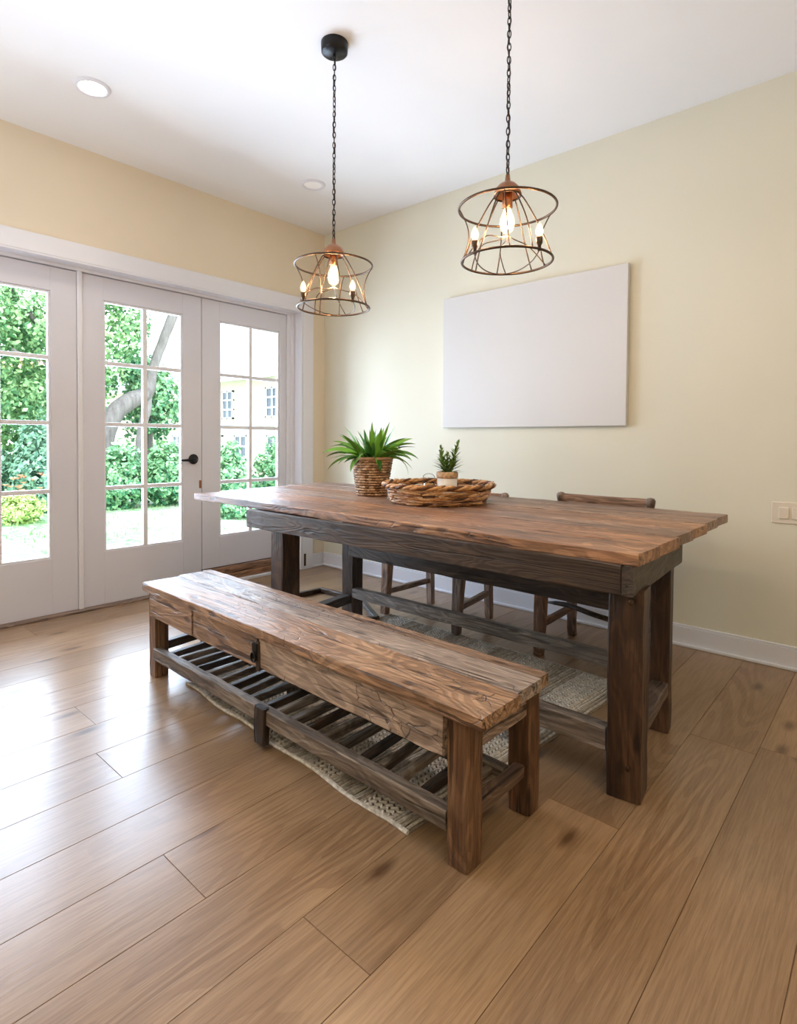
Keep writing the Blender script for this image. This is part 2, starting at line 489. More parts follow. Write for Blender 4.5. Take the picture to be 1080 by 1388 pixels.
# sill under the right-hand panel, thresholds
bm = BM()
beam(bm, (-.085, -1.13, .095), (-.085, -.36, .095), .05, .05, side=(1, 0, 0), jit=.0004)
beam(bm, (-.075, -1.13, .045), (-.075, -.36, .045), .06, .045, side=(1, 0, 0), jit=.0004)
obj('trim_4', bm, M['topy'], kind='structure')
bm = BM(); box(bm, -.14, -.02, -1.13, OY1, 0, .02, .003); obj('trim_5', bm, M['trim'], kind='structure')
bm = BM(); beam(bm, (-.09, OY0 + .02, .004), (-.09, -1.14, .004), .10, .014, side=(1, 0, 0), jit=.0002); obj('trim_6', bm, M['topy'], kind='structure')
# dark strips added behind the gaps to stop light leaks and shade them
bm = BM(); box(bm, -.158, -.146, OY0, OY1, 2.17, 2.23); box(bm, -.158, -.146, -1.16, -1.11, .0, 2.2); box(bm, -.158, -.146, -.40, -.27, .0, 2.2); box(bm, -.158, -.146, -2.06, -1.93, .0, 2.2); box(bm, -.158, -.146, OY0, OY1, 0, .14); box(bm, -.145, -.104, -2.86, -1.14, .011, .0125); obj('gap_shade', bm, M['black_metal'], kind='structure')

# ------------------------------------------------------------------ wall and ceiling fittings
bm = BM(); box(bm, 1.351, 2.682, -.036, -.001, 1.217, 2.156, .0025)
cv = thing('canvas_picture', (2.016, -.001, 1.686), 'blank white rectangular canvas panel hung on the back wall', 'canvas')
obj('canvas_face', bm, M['canvas'], cv)

sw = thing('wall_switch', (3.46, 0, .775), 'ivory double switch plate on the cream wall right of the table', 'switch')
bm = BM(); box(bm, 3.402, 3.53, -.008, -.0002, .722, .828, .003); obj('plate', bm, M['plastic'], sw)
for x in (3.455, 3.51):
    bm = BM(); box(bm, x - .022, x + .020, -.014, -.007, .745, .803, .003); obj('rocker', bm, M['plastic'], sw)

def downlight(x, y, on, label):
    t = thing('recessed_ceiling_light', (x, y, H), label, 'ceiling light')
    bm = BM(); lathe(bm, [(.062, -.001), (.066, -.010), (.084, -.008), (.088, -.0005)], (x, y, H), 48); obj('trim_ring', bm, M['trim'], t, True)
    bm = BM(); lathe(bm, [(0, -.006), (.04, -.0065), (.063, -.004)], (x, y, H), 48); obj('diffuser', bm, M['led'] if on else M['led_off'], t, True)
downlight(.715, -2.207, True, 'lit round recessed light in the white ceiling above the doors')
downlight(.709, -.732, False, 'unlit round recessed light in the ceiling near the room corner')

# small brass door stop / bolt plate low on the casing beside the corner
bm = BM(); box(bm, .022, .027, -.245, -.225, .03, .135, .001)
fp = obj('bolt_plate', bm, M['bronze'], origin=(.022, -.235, .03)); tag(fp, 'small dark vertical bolt plate low on the white door casing', 'bolt')

# ------------------------------------------------------------------ pendants
RV, FV = Vector((.749, .663, 0)), Vector((-.663, .749, 0))
def pendant(cx, cy, ztop, label, rot):
    t = thing('pendant_lamp', (cx, cy, H), label, 'pendant lamp', 'wire cage pendant lamps above the table')
    def P(a, r, z): return (cx + r * math.cos(a), cy + r * math.sin(a), z)
    ra = math.atan2(RV.y, RV.x)
    zt, zb = ztop - .088, ztop - .282
    # ceiling canopy
    bm = BM(); lathe(bm, [(0, -.048), (.052, -.048), (.060, -.042), (.062, -.004), (.062, 0), (0, 0)], (cx, cy, H), 40); obj('ceiling_canopy', bm, M['black_metal'], t, True)
    # chain
    bm = BM(); z = H - .050; i = 0; pitch = .0235
    tube(bm, [(cx, cy, H - .046), (cx, cy, H - .062)], .006, 8)
    while z > ztop + .028:
        pts = []
        for k in range(14):
            a = 2 * PI * k / 14
            u, v = math.cos(a) * .0065, math.sin(a) * .0155
            d = (u, 0, v) if i % 2 == 0 else (0, u, v)
            ca = math.cos(.6 + i * .12); sa = math.sin(.6 + i * .12)
            pts.append((cx + d[0]*ca - d[1]*sa, cy + d[0]*sa + d[1]*ca, z - .012 + d[2]))
        tube(bm, pts, .0021, 6, True); z -= pitch; i += 1
    obj('chain', bm, M['black_metal'], t, True)
    bm = BM(); pts = []
    n = 60
    for k in range(n + 1):
        f = k / n; a = f * 26; pts.append((cx + .0045 * math.cos(a), cy + .0045 * math.sin(a), H - .05 + (ztop + .005 - H + .05) * f))
    tube(bm, pts, .0019, 6); obj('cord', bm, M['bronze'], t, True)
    # cap
    bm = BM(); lathe(bm, [(0, .034), (.008, .034), (.010, .016), (.014, .008), (.030, 0), (.043, -.014), (.050, -.032), (.052, -.040), (.046, -.040), (.040, -.030), (.012, -.014), (0, -.014)], (cx, cy, ztop), 40)
    obj('cap', bm, M['copper'], t, True)
    bm = BM(); lathe(bm, [(0, -.03), (.017, -.03), (.019, -.06), (.019, -.085), (.015, -.088), (0, -.088)], (cx, cy, ztop), 24); obj('socket', bm, M['copper'], t, True)
    # rings
    for nm, r, z in (('upper_ring', .178, zt), ('lower_ring', .166, zb)):
        bm = BM(); tube(bm, [P(2*PI*k/72, r, z) for k in range(72)], .0046, 8, True); obj(nm, bm, M['bronze'], t, True)
    bm = BM(); tube(bm, [P(2*PI*k/40, .048, ztop - .043) for k in range(40)], .003, 8, True); obj('collar_ring', bm, M['bronze'], t, True)
    # straight stays from the cap to the lower ring
    for a0 in (38, 120, 158, 218, 285, 338):
        a = ra + R(a0 + rot); bm = BM(); pts = []
        for k in range(17):
            f = k / 16; rr = .047 + (.166 - .047) * (f ** .86) + .004 * math.sin(PI * f)
            pts.append(P(a + .06 * math.sin(PI * f), rr, ztop - .04 + (zb - ztop + .04) * f))
        tube(bm, pts, .0027, 6); obj('stay', bm, M['bronze'], t, True)
    # hourglass struts between the rings
    for a0 in (8, 80, 172, 250):
        a = ra + R(a0 + rot); bm = BM(); pts = []
        for k in range(17):
            f = k / 16; rr = .178 * (1 - f) + .166 * f - .030 * math.sin(PI * f)
            pts.append(P(a + .12 * f, rr, zt + (zb - zt) * f))
        tube(bm, pts, .0024, 6); obj('strut', bm, M['bronze'], t, True)
    # wavy cross wires meeting beneath the bulb
    for a0 in (10, 75, 130, 190):
        a = ra + R(a0 + rot); bm = BM(); pts = []
        for k in range(25):
            f = k / 24; r = .160 * (1 - f)
            pts.append(P(a + .25 * math.sin(PI * f), r, zb + .002 + .095 * math.sin(min(1, f * 1.25) * PI / 2) + .012 * math.sin(f * 2 * PI)))
        tube(bm, pts, .0022, 6); obj('cross_wire', bm, M['bronze'], t, True)
    # loop inside the lower ring, from one small lamp round the front to the other
    a1, a2 = ra - R(140 + rot * .8), ra - R(52 + rot * .8)
    A, B = Vector(P(a1, .160, zb)), Vector(P(a2, .160, zb)); F = Vector(P(ra + R(85), .163, zb))
    bm = BM(); pts = []
    c = (A + B) / 2; ex = (B - A) / 2; ey = (F - c)
    for k in range(33):
        a = PI * k / 32; pts.append(c - ex * math.cos(a) + ey * math.sin(a))
    tube(bm, pts, .0024, 6); obj('lower_loop', bm, M['bronze'], t, True)
    # central bulb
    bm = BM(); lathe(bm, [(.012, -.085), (.016, -.10), (.026, -.125), (.028, -.145), (.022, -.168), (.008, -.180), (0, -.181)], (cx, cy, ztop), 24); b = obj('bulb', bm, M['bulb'], t, True)
    bm = BM(); lathe(bm, [(0, -.100), (.007, -.106), (.013, -.125), (.013, -.150), (.006, -.165), (0, -.168)], (cx, cy, ztop), 16); obj('filament', bm, M['filament'], b, True)
    # two small candle bulbs on the lower ring
    for a in (a1, a2):
        p = P(a, .160, zb)
        bm = BM(); lathe(bm, [(0, -.004), (.006, -.004), (.006, .012), (.011, .022), (.012, .040), (.009, .044), (0, .044)], p, 16); h = obj('candle_holder', bm, M['bronze'], t, True)
        bm = BM(); lathe(bm, [(.006, .044), (.013, .055), (.014, .066), (.009, .082), (.002, .093), (0, .094)], p, 16); b = obj('candle_bulb', bm, M['bulb'], h, True)
        bm = BM(); lathe(bm, [(0, .05), (.007, .055), (.008, .066), (.004, .078), (0, .084)], p, 12); obj('filament', bm, M['filament'], b, True)
        L = bpy.data.lights.new('candle_glow', 'POINT'); L.energy = 1.8; L.color = (1, .6, .3); L.shadow_soft_size = .012
        o = bpy.data.objects.new('candle_glow', L); o.location = (p[0], p[1], p[2] + .10); COL.objects.link(o)
    L = bpy.data.lights.new('bulb_glow', 'POINT'); L.energy = 8; L.color = (1, .66, .36); L.shadow_soft_size = .02
    o = bpy.data.objects.new('bulb_glow', L); o.location = (cx, cy, ztop - .195); COL.objects.link(o)
pendant(1.903, -1.605, 2.016, 'wire cage pendant lamp nearer the glass doors, its ceiling canopy in view', 0)
pendant(2.776, -1.532, 2.070, 'wire cage pendant lamp on the right, hanging in front of the white canvas wall', 6)

# ------------------------------------------------------------------ dining table
tt = thing('dining_table', (2.3, -1.33, 0), 'long rustic dining table of reclaimed brown planks', 'table')
lerp = lambda a, b, f: Vector(a) + (Vector(b) - Vector(a)) * f
FL, FR, BL, BR = (.605, -1.580, 0), (3.312, -1.648, 0), (.40, -.335, 0), (3.278, -.360, 0)
bm = BM(); nP = 6; zc = .785 - .0195
cuts = [0, .155, .33, .50, .665, .84, 1]
ends = [0, .004, -.003, .003, -.004, .0]
for i in range(nP):
    f = (cuts[i] + cuts[i+1]) / 2; fw = cuts[i+1] - cuts[i]
    a, b = lerp(FL, BL, f), lerp(FR, BR, f)
    a.x += ends[i]; b.x += ends[i] * .6
    w0, w1 = 1.245 * fw - .005, 1.288 * fw - .005
    beam(bm, (a.x, a.y, zc), (b.x, b.y, zc), w0, .038, side=(0, 1, 0), w1=w1, jit=.0012, ch=.0026, t=((.55, .8, .35, .75, .5, .3)[i], (.15, .0, .5, .1, .55, .7)[i], random.random()))
obj('tabletop', bm, M['topx'], tt)
zA0, zA1 = .655, .7478; zAm = (zA0 + zA1) / 2; hA = zA1 - zA0
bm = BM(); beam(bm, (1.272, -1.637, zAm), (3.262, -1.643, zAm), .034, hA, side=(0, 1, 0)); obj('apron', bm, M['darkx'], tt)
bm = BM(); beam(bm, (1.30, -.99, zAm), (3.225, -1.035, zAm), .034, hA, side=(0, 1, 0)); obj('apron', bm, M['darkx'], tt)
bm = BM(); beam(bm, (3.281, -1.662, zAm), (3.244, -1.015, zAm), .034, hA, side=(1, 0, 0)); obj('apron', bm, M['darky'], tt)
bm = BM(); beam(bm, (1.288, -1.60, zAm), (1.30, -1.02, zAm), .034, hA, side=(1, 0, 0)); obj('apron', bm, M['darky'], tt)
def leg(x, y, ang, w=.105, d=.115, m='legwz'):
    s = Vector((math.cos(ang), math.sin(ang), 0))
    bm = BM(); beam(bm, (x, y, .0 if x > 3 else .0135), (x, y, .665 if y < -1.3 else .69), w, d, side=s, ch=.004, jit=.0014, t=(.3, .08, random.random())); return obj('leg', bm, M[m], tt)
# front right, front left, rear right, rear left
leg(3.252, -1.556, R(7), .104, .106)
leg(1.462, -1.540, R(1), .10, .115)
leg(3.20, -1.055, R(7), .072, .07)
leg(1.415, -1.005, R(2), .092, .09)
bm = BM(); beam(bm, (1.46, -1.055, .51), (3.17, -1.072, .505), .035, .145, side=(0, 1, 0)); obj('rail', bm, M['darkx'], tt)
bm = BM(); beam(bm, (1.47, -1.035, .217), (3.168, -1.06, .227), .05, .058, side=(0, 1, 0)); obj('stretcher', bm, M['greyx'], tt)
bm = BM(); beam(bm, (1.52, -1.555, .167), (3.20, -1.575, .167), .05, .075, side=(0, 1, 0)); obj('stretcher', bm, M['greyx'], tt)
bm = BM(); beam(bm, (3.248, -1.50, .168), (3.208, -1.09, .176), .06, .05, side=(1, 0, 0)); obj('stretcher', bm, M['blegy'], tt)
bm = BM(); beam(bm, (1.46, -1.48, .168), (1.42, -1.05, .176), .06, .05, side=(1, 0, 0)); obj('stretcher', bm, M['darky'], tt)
# bolt heads
for x, y, z in ((3.278, -1.612, .628), (3.275, -1.612, .11)):
    bm = BM(); lathe(bm, [(0, 0), (.009, 0), (.009, .004), (.005, .006), (0, .006)], (0, 0, 0), 16)
    bmesh.ops.rotate(bm, verts=bm.verts, cent=(0, 0, 0), matrix=Matrix.Rotation(PI/2, 3, 'X')); bmesh.ops.translate(bm, verts=bm.verts, vec=(x, y, z)); obj('bolt', bm, M['bronze'], tt)

# ------------------------------------------------------------------ bench
bt = thing('bench', (2.18, -2.03, 0), 'rustic reclaimed wood bench with a slatted lower shelf', 'bench')
bm = BM()
# top of three boards, front edge from (1.25,-2.20) to (3.15,-2.237)
fa, fb, ba, bb = (1.252, -2.20, 0), (3.152, -2.236, 0), (1.216, -1.832, 0), (3.134, -1.868, 0)
bc = [0, .50, .86, 1]
for i in range(3):
    f = (bc[i] + bc[i+1]) / 2; fw = bc[i+1] - bc[i]
    a, b = lerp(fa, ba, f), lerp(fb, bb, f)
    beam(bm, (a.x, a.y, .431), (b.x, b.y, .431), .369 * fw - .0045, .036, side=(0, 1, 0), jit=.0013, ch=.0028, t=((.85, .55, .45)[i], (.0, .9, .35)[i], random.random()))
obj('bench_top', bm, M['benchx'], bt)
for xa, xb in ((1.285, 1.68), (1.69, 2.16), (2.17, 3.01)):
    bm = BM(); ya, yb = -2.168 - .0175 * (xa - 1.28), -2.168 - .0175 * (xb - 1.28)
    beam(bm, (xa, ya, .353), (xb, yb, .353), .026, .117, side=(0, 1, 0), jit=.002); obj('apron', bm, M['benchx'], bt)
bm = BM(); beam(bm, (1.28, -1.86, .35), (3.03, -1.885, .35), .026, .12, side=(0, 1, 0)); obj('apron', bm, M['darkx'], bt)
bm = BM(); beam(bm, (3.052, -2.13, .357), (3.055, -1.88, .357), .03, .11, side=(1, 0, 0)); obj('apron', bm, M['benchy'], bt)
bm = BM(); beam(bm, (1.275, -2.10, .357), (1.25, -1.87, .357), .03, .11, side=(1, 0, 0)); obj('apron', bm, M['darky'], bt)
def bleg(x, y, w, d, top=.412, m='legwz', nm='leg'):
    bm = BM(); beam(bm, (x, y, 0 if nm == 'leg' else .0145), (x, y, top), w, d, side=(1, 0, 0), ch=.004, jit=.0018, t=(.6, .12, random.random())); return obj(nm, bm, M[m], bt)
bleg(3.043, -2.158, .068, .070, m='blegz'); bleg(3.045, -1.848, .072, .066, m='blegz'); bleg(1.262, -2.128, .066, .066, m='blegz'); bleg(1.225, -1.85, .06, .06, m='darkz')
bm = BM(); beam(bm, (1.29, -2.150, .115), (3.01, -2.178, .115), .038, .055, side=(0, 1, 0), jit=.0016); obj('shelf_rail', bm, M['greyx'], bt)
bm = BM(); beam(bm, (1.26, -1.885, .115), (3.02, -1.905, .115), .038, .052, side=(0, 1, 0), jit=.0016); obj('shelf_rail', bm, M['greyx'], bt)
bm = BM(); beam(bm, (3.050, -2.122, .135), (3.050, -1.882, .135), .034, .04, side=(1, 0, 0), jit=.0012); obj('end_stretcher', bm, M['blegy'], bt)
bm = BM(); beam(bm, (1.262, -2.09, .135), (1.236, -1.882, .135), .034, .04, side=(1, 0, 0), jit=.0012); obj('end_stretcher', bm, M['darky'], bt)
ns = 20
for i in range(ns):
    x = 1.36 + (2.97 - 1.36) * i / (ns - 1) + random.uniform(-.008, .008)
    bm = BM(); sk = random.uniform(-.008, .008)
    beam(bm, (x + sk, -2.135, .115), (x - sk - .01, -1.905, .117), random.uniform(.022, .032), .028, side=(1, 0, 0), jit=.001); obj('slat', bm, M['greyy' if i % 3 else 'darky'], bt)
bleg(2.165, -2.182, .062, .028, .152, 'darkz', 'foot_block')
bleg(1.95, -1.872, .055, .030, .30, 'darkz', 'foot_block')
# iron hasp on the apron
hs = obj('hasp', (lambda bm: (box(bm, 2.135, 2.168, -2.205, -2.192, .325, .385, .003), tube(bm, [(2.150 + .014*math.cos(a), -2.208, .335 + .018*math.sin(a)) for a in [2*PI*k/16 for k in range(16)]], .0035, 6, True), bm)[-1])(BM()), M['black_metal'], bt)
bm = BM(); beam(bm, (2.165, -2.196, .285), (2.165, -2.196, .395), .024, .010, side=(1, 0, 0)); obj('bracket', bm, M['darkz'], bt)

# ------------------------------------------------------------------ chairs
def chair(label, x0, x1, yf, yb, xf0=None, bx0=None, bx1=None, zt=.825, tall=True):
    """x0..x1 rear leg centres, yf/yb front and rear leg y"""
    xf0 = x0 if xf0 is None else xf0
    xf1 = x1 + (x0 - xf0)
    bx0 = x0 - .04 if bx0 is None else bx0; bx1 = x1 + .03 if bx1 is None else bx1
    cx = (x0 + x1) / 2
    t = thing('dining_chair', (cx, (yf + yb) / 2, 0), label, 'chair', 'wooden chairs along the back wall')
    for xa in (xf0, xf1):
        bm = BM(); beam(bm, (xa, yf, 0 if yf > -.7 else .0135), (xa - .0, yf + .03, .43), .045, .045, w1=.065, h1=.055, side=(1, 0, 0)); obj('leg', bm, M['chairz'], t)
    for xa, xt in ((x0, bx0 + .03), (x1, bx1 - .03)):
        bm = BM(); beam(bm, (xa, yb, 0), (xa, yb - .02, .44), .042, .042, w1=.05, h1=.045, side=(1, 0, 0)); obj('leg', bm, M['chairz'], t)
        bm = BM(); beam(bm, (xa, yb - .02, .44), (xt, yb - .045, zt - .03), .045, .04, w1=.04, h1=.032, side=(1, 0, 0)); obj('back_post', bm, M['chairz'], t)
    bm = BM(); box(bm, min(x0, xf0) - .035, max(x1, xf1) + .035, yf - .02, yb + .0, .43, .458, .012); obj('seat', bm, M['chairx'], t)
    bm = BM(); beam(bm, (bx0 + .035, yb - .045, zt - .026), (bx1 - .035, yb - .045, zt - .026), .028, .052, side=(0, 1, 0), ch=.008); obj('top_rail', bm, M['chairx'], t)
    for xt in (bx0 + .022, bx1 - .022):
        bm = BM(); pr = [(0, -.045), (.020, -.045), (.024, -.02), (.025, -.008), (.018, .004), (0, .009)]
        lathe(bm, pr, (xt, yb - .045, zt), 20); obj('finial', bm, M['chairz'], t, True)
    for z in (.66, .55):
        bm = BM(); beam(bm, (x0, yb - .035, z), (x1, yb - .035, z), .018, .04, side=(0, 1, 0)); obj('back_slat', bm, M['chairx'], t)
    for xa, xc in ((x0, xf0), (x1, xf1)):
        bm = BM(); beam(bm, (xc, yf + .01, .155), (xa, yb - .01, .165), .028, .034, side=(1, 0, 0)); obj('side_stretcher', bm, M['chairy'], t)
    return t
cA = chair('wooden chair at the right end of the table, its top rail showing above the tabletop', 2.475, 2.915, -.665, -.26, xf0=2.475, bx0=2.395, bx1=2.935, zt=.824)
bm = BM()
pts = [(2.40 + .05 * k, -.44 + .012 * math.sin(k * .9), .215 + .012 * math.sin(k * .5) - .0025 * k) for k in range(12)]
tube(bm, pts, [.004, .011] + [.014] * 9 + [.010], 10); obj('cross_stretcher', bm, M['darkx'], cA, True)
cB = chair('wooden chair nearer the glass doors, mostly hidden behind the table', 1.475, 1.945, -.73, -.315, xf0=1.43, bx0=1.56, bx1=2.10, zt=.80)

# low wooden frame lying on the floor beneath the table
fr = thing('floor_frame', (1.0, -.7, 0), 'low dark wooden frame lying on the floor under the left end of the table', 'frame')
seq = [(.66, -1.02), (.70, -.635), (1.10, -.62), (1.47, -.85), (1.36, -1.06)]
for a, b in zip(seq, seq[1:]):
    bm = BM(); beam(bm, (*a, .018), (*b, .018), .035, .032, side=(b[1]-a[1], a[0]-b[0], 0)); obj('bar', bm, M['darkx'], fr)

# ------------------------------------------------------------------ rug
rg = thing('woven_rug', (2.2, -1.45, 0), 'grey-white braided woven rug lying under the table and bench', 'rug')
C = [(1.46, -2.095), (2.862, -2.182), (2.985, -.765), (1.43, -.70)]
def rp(u, v):
    a = lerp((*C[0], 0), (*C[1], 0), u); b = lerp((*C[3], 0), (*C[2], 0), u)
    p = a + (b - a) * v
    if v < .5: p.y += .006 * math.sin(u * 21) * (1 - 2*v)
    return p
bm = BM()
N1, N2 = 40, 40
grid = [[bm.verts.new(rp(i/N1, j/N2) + Vector((0, 0, .004))) for j in range(N2+1)] for i in range(N1+1)]
fs = [bm.faces.new([grid[i][j], grid[i+1][j], grid[i+1][j+1], grid[i][j+1]]) for i in range(N1) for j in range(N2)]
paint(bm, fs)
ext = bmesh.ops.extrude_face_region(bm, geom=fs)
bmesh.ops.translate(bm, verts=[e for e in ext['geom'] if isinstance(e, bmesh.types.BMVert)], vec=(0, 0, -.0035))
bmesh.ops.recalc_face_normals(bm, faces=bm.faces)
obj('backing', bm, M['rug_base'], rg)
bm = BM(); ncol = 58
u = .008
k = 0
while u < .992:
    kind = (k // 5) % 3
    wid = .0115 if kind != 1 else .017
    uc = u + wid * .5
    if kind == 1:      # braid of beads
        nb = 74
        for j in range(nb):
            v = (j + .5) / nb
            for s in (-1, 1):
                p = rp(min(.998, uc + s * wid * .24), min(1, max(0, v))) + Vector((0, 0, .0085))
                d = rp(min(1, uc + .01 * s), min(1, v + .012)) - rp(uc, v)
                tt_ = random.uniform(.55, 1)
                bead(bm, p, d, .026, .0062, 5, t=(tt_, random.random(), random.random()))
    else:
        pts = []; nb = 46
        for j in range(nb + 1):
            v = j / nb
            pts.append(rp(uc + random.uniform(-.0008, .0008), v) + Vector((0, 0, .0065 + random.uniform(-.0012, .0018))))
        wj = random.uniform(.0052, .0074)
        tt_ = random.uniform(.2, .8)
        tube(bm, pts, [wj * random.uniform(.8, 1.1) for _ in pts], 5, t=(tt_, random.random(), random.random()))
    u += wid; k += 1
obj('cords', bm, M['rug'], rg)
for v in (.0, 1.0):
    bm = BM()
    tube(bm, [rp(j/60, v) + Vector((0, 0, .006)) for j in range(61)], [.007 * random.uniform(.85, 1.15) for _ in range(61)], 6)
    obj('edge_binding', bm, M['rug'], rg)

# ------------------------------------------------------------------ potted plant in a woven pot
def blade(bm, base, az, L, lift, droop, w, fold=.25, n=9, t=None, roll=0):
    b = Vector(base); d = Vector((math.cos(az), math.sin(az), 0)); s0 = Vector((-math.sin(az), math.cos(az), 0))
    pts = []; el = lift; p = b.copy()
    for i in range(n + 1):
        pts.append((p.copy(), el)); p = p + (d * math.cos(el) + Vector((0, 0, 1)) * math.sin(el)) * (L / n); el -= droop / n
    rows = []
    for i, (q, e) in enumerate(pts):
        f = i / n; ww = w * (math.sin(PI * min(1, f * .93 + .10)) ** .75) * (1 if f < .98 else .15)
        up0 = -d * math.sin(e) + Vector((0, 0, 1)) * math.cos(e)
        s = s0 * math.cos(roll) + up0 * math.sin(roll); up = up0 * math.cos(roll) - s0 * math.sin(roll)
        rows.append([bm.verts.new(q - s * ww + up * ww * fold), bm.verts.new(q), bm.verts.new(q + s * ww + up * ww * fold)])
    fs = []
    for A, B in zip(rows, rows[1:]):
        for k in range(2): fs.append(face(bm, [A[k], A[k+1], B[k+1], B[k]]))
    paint(bm, fs, t)

def woven_pot(name, c, rb, rt, h, rows, mat_, t, seg=26):
    bm = BM()
    for r in range(rows):
        f = (r + .5) / rows; rr = rb + (rt - rb) * f; z = h * f; rad = h / rows * .56
        if r == rows - 1:
            tube(bm, [(c[0] + rr*math.cos(2*PI*k/40), c[1] + rr*math.sin(2*PI*k/40), c[2] + z) for k in range(40)], rad * 1.15, 8, True, t=(.55, .3, .2)); continue
        off = (r % 2) * .5
        for k in range(seg):
            a = 2*PI*(k + off + random.uniform(-.12, .12))/seg
            p = (c[0] + rr*math.cos(a), c[1] + rr*math.sin(a), c[2] + z + random.uniform(-.001, .001))
            bead(bm, p, (-math.sin(a), math.cos(a), random.uniform(-.08, .08)), 2*PI*rr/seg*1.3, rad*random.uniform(.72, 1.0), 6)
    lathe(bm, [(0, .006), (rb - .004, .006), (rt - .008, h - .02), (rt - .014, h - .02)], c, 32, t=(.1, .1, .1))
    return obj(name, bm, mat_, t, True)

ZT = .7865
pp = thing('potted_plant', (1.447, -.873, ZT), 'leafy green plant in a tall woven basket pot on the table', 'plant')
pc = (1.447, -.873, ZT)
woven_pot('woven_pot', pc, .090, .124, .232, 15, M['rope'], pp)
bm = BM(); lathe(bm, [(0, .215), (.114, .212)], pc, 24); obj('soil', bm, M['soil'], pp)
random.seed(5)
blades = []
for i in range(72):
    a = random.uniform(0, 2*PI); r = random.uniform(.0, .075)
    lift = random.uniform(.35, 1.45); L = random.uniform(.15, .25) * (1.0 if lift > 1 else 1.1)
    droop = random.uniform(.5, 1.6) if lift < 1.15 else random.uniform(.05, .5)
    blades.append((a, r, L, lift, droop, random.uniform(.010, .016)))
# named leaves: long drooping ones to either side
ra = math.atan2(RV.y, RV.x)
for da, L, lift, droop in ((180, .27, .75, 1.3), (172, .25, .6, 1.2), (190, .24, .35, 1.4), (0, .25, .7, 1.5), (-12, .24, .5, 2.3), (8, .24, .85, 1.1), (165, .26, .95, 1.4), (-70, .15, .5, 2.6), (-130, .17, .4, 2.0), (15, .25, 1.0, .9), (60, .22, 1.3, .2), (120, .2, 1.4, .2), (-60, .21, 1.35, .15), (-110, .2, 1.3, .2)):
    blades.append((ra + R(da), .06, L, lift, droop, .018))
for a, r, L, lift, droop, w in blades:
    bm = BM(); blade(bm, (pc[0] + r*math.cos(a), pc[1] + r*math.sin(a), ZT + .212), a, L, lift, droop, w, t=(random.random(), random.random(), 0), roll=random.uniform(-.9, .9), fold=.3)
    obj('leaf', bm, M['leaf_house'], pp, True)

# ------------------------------------------------------------------ woven tray and what stands in it
tc = (1.985, -.905, ZT)
tr = thing('woven_tray', tc, 'large round woven twig tray on the table', 'tray')
random.seed(8)
bm = BM(); rows = 7; hT = .088
for r in range(rows):
    f = r / (rows - 1); rr = .256 + .038 * f
    seg = 26
    for k in range(seg):
        a = 2*PI*(k + .5*(r % 2) + random.uniform(-.2, .2))/seg
        p = (tc[0] + rr*math.cos(a)*random.uniform(.985, 1.015), tc[1] + rr*math.sin(a)*random.uniform(.985, 1.015), tc[2] + .010 + hT*f + random.uniform(-.003, .003))
        bead(bm, p, (-math.sin(a), math.cos(a), random.uniform(-.13, .13)), 2*PI*rr/seg*1.55, random.uniform(.0055, .0088), 6, t=(random.choice((.0, .3, .55, .8, 1)), random.random(), random.random()))
obj('woven_side', bm, M['twig'], tr, True)
bm = BM()
for s in range(3):
    pts = []; n = 110
    for k in range(n):
        a = 2*PI*k/n; ph = a * 13 + s * 2*PI/3
        rr = .297 + .008*math.cos(ph) + random.uniform(-.0015, .0015)
        pts.append((tc[0] + rr*math.cos(a), tc[1] + rr*math.sin(a), tc[2] + .098 + .007*math.sin(ph)))
    tube(bm, pts, [random.uniform(.0068, .0095) for _ in pts], 6, True)
for k in range(16):   # short stubs sticking out of the rim
    a = random.uniform(0, 2*PI); p = Vector((tc[0] + .298*math.cos(a), tc[1] + .298*math.sin(a), tc[2] + .102))
    bead(bm, p, (math.cos(a)*.4 - math.sin(a), math.sin(a)*.4 + math.cos(a), .5), .05, .007, 6)
obj('braided_rim', bm, M['twig'], tr, True)
bm = BM()
for k in range(22):
    x = -.24 + .48*k/21; l = math.sqrt(max(0, .255**2 - x*x))
    beam(bm, (tc[0] + x, tc[1] - l, tc[2] + .006), (tc[0] + x, tc[1] + l, tc[2] + .006), .02, .008, side=(1, 0, 0), n=4, jit=.0006, ch=.002)
obj('tray_base', bm, M['twig'], tr)

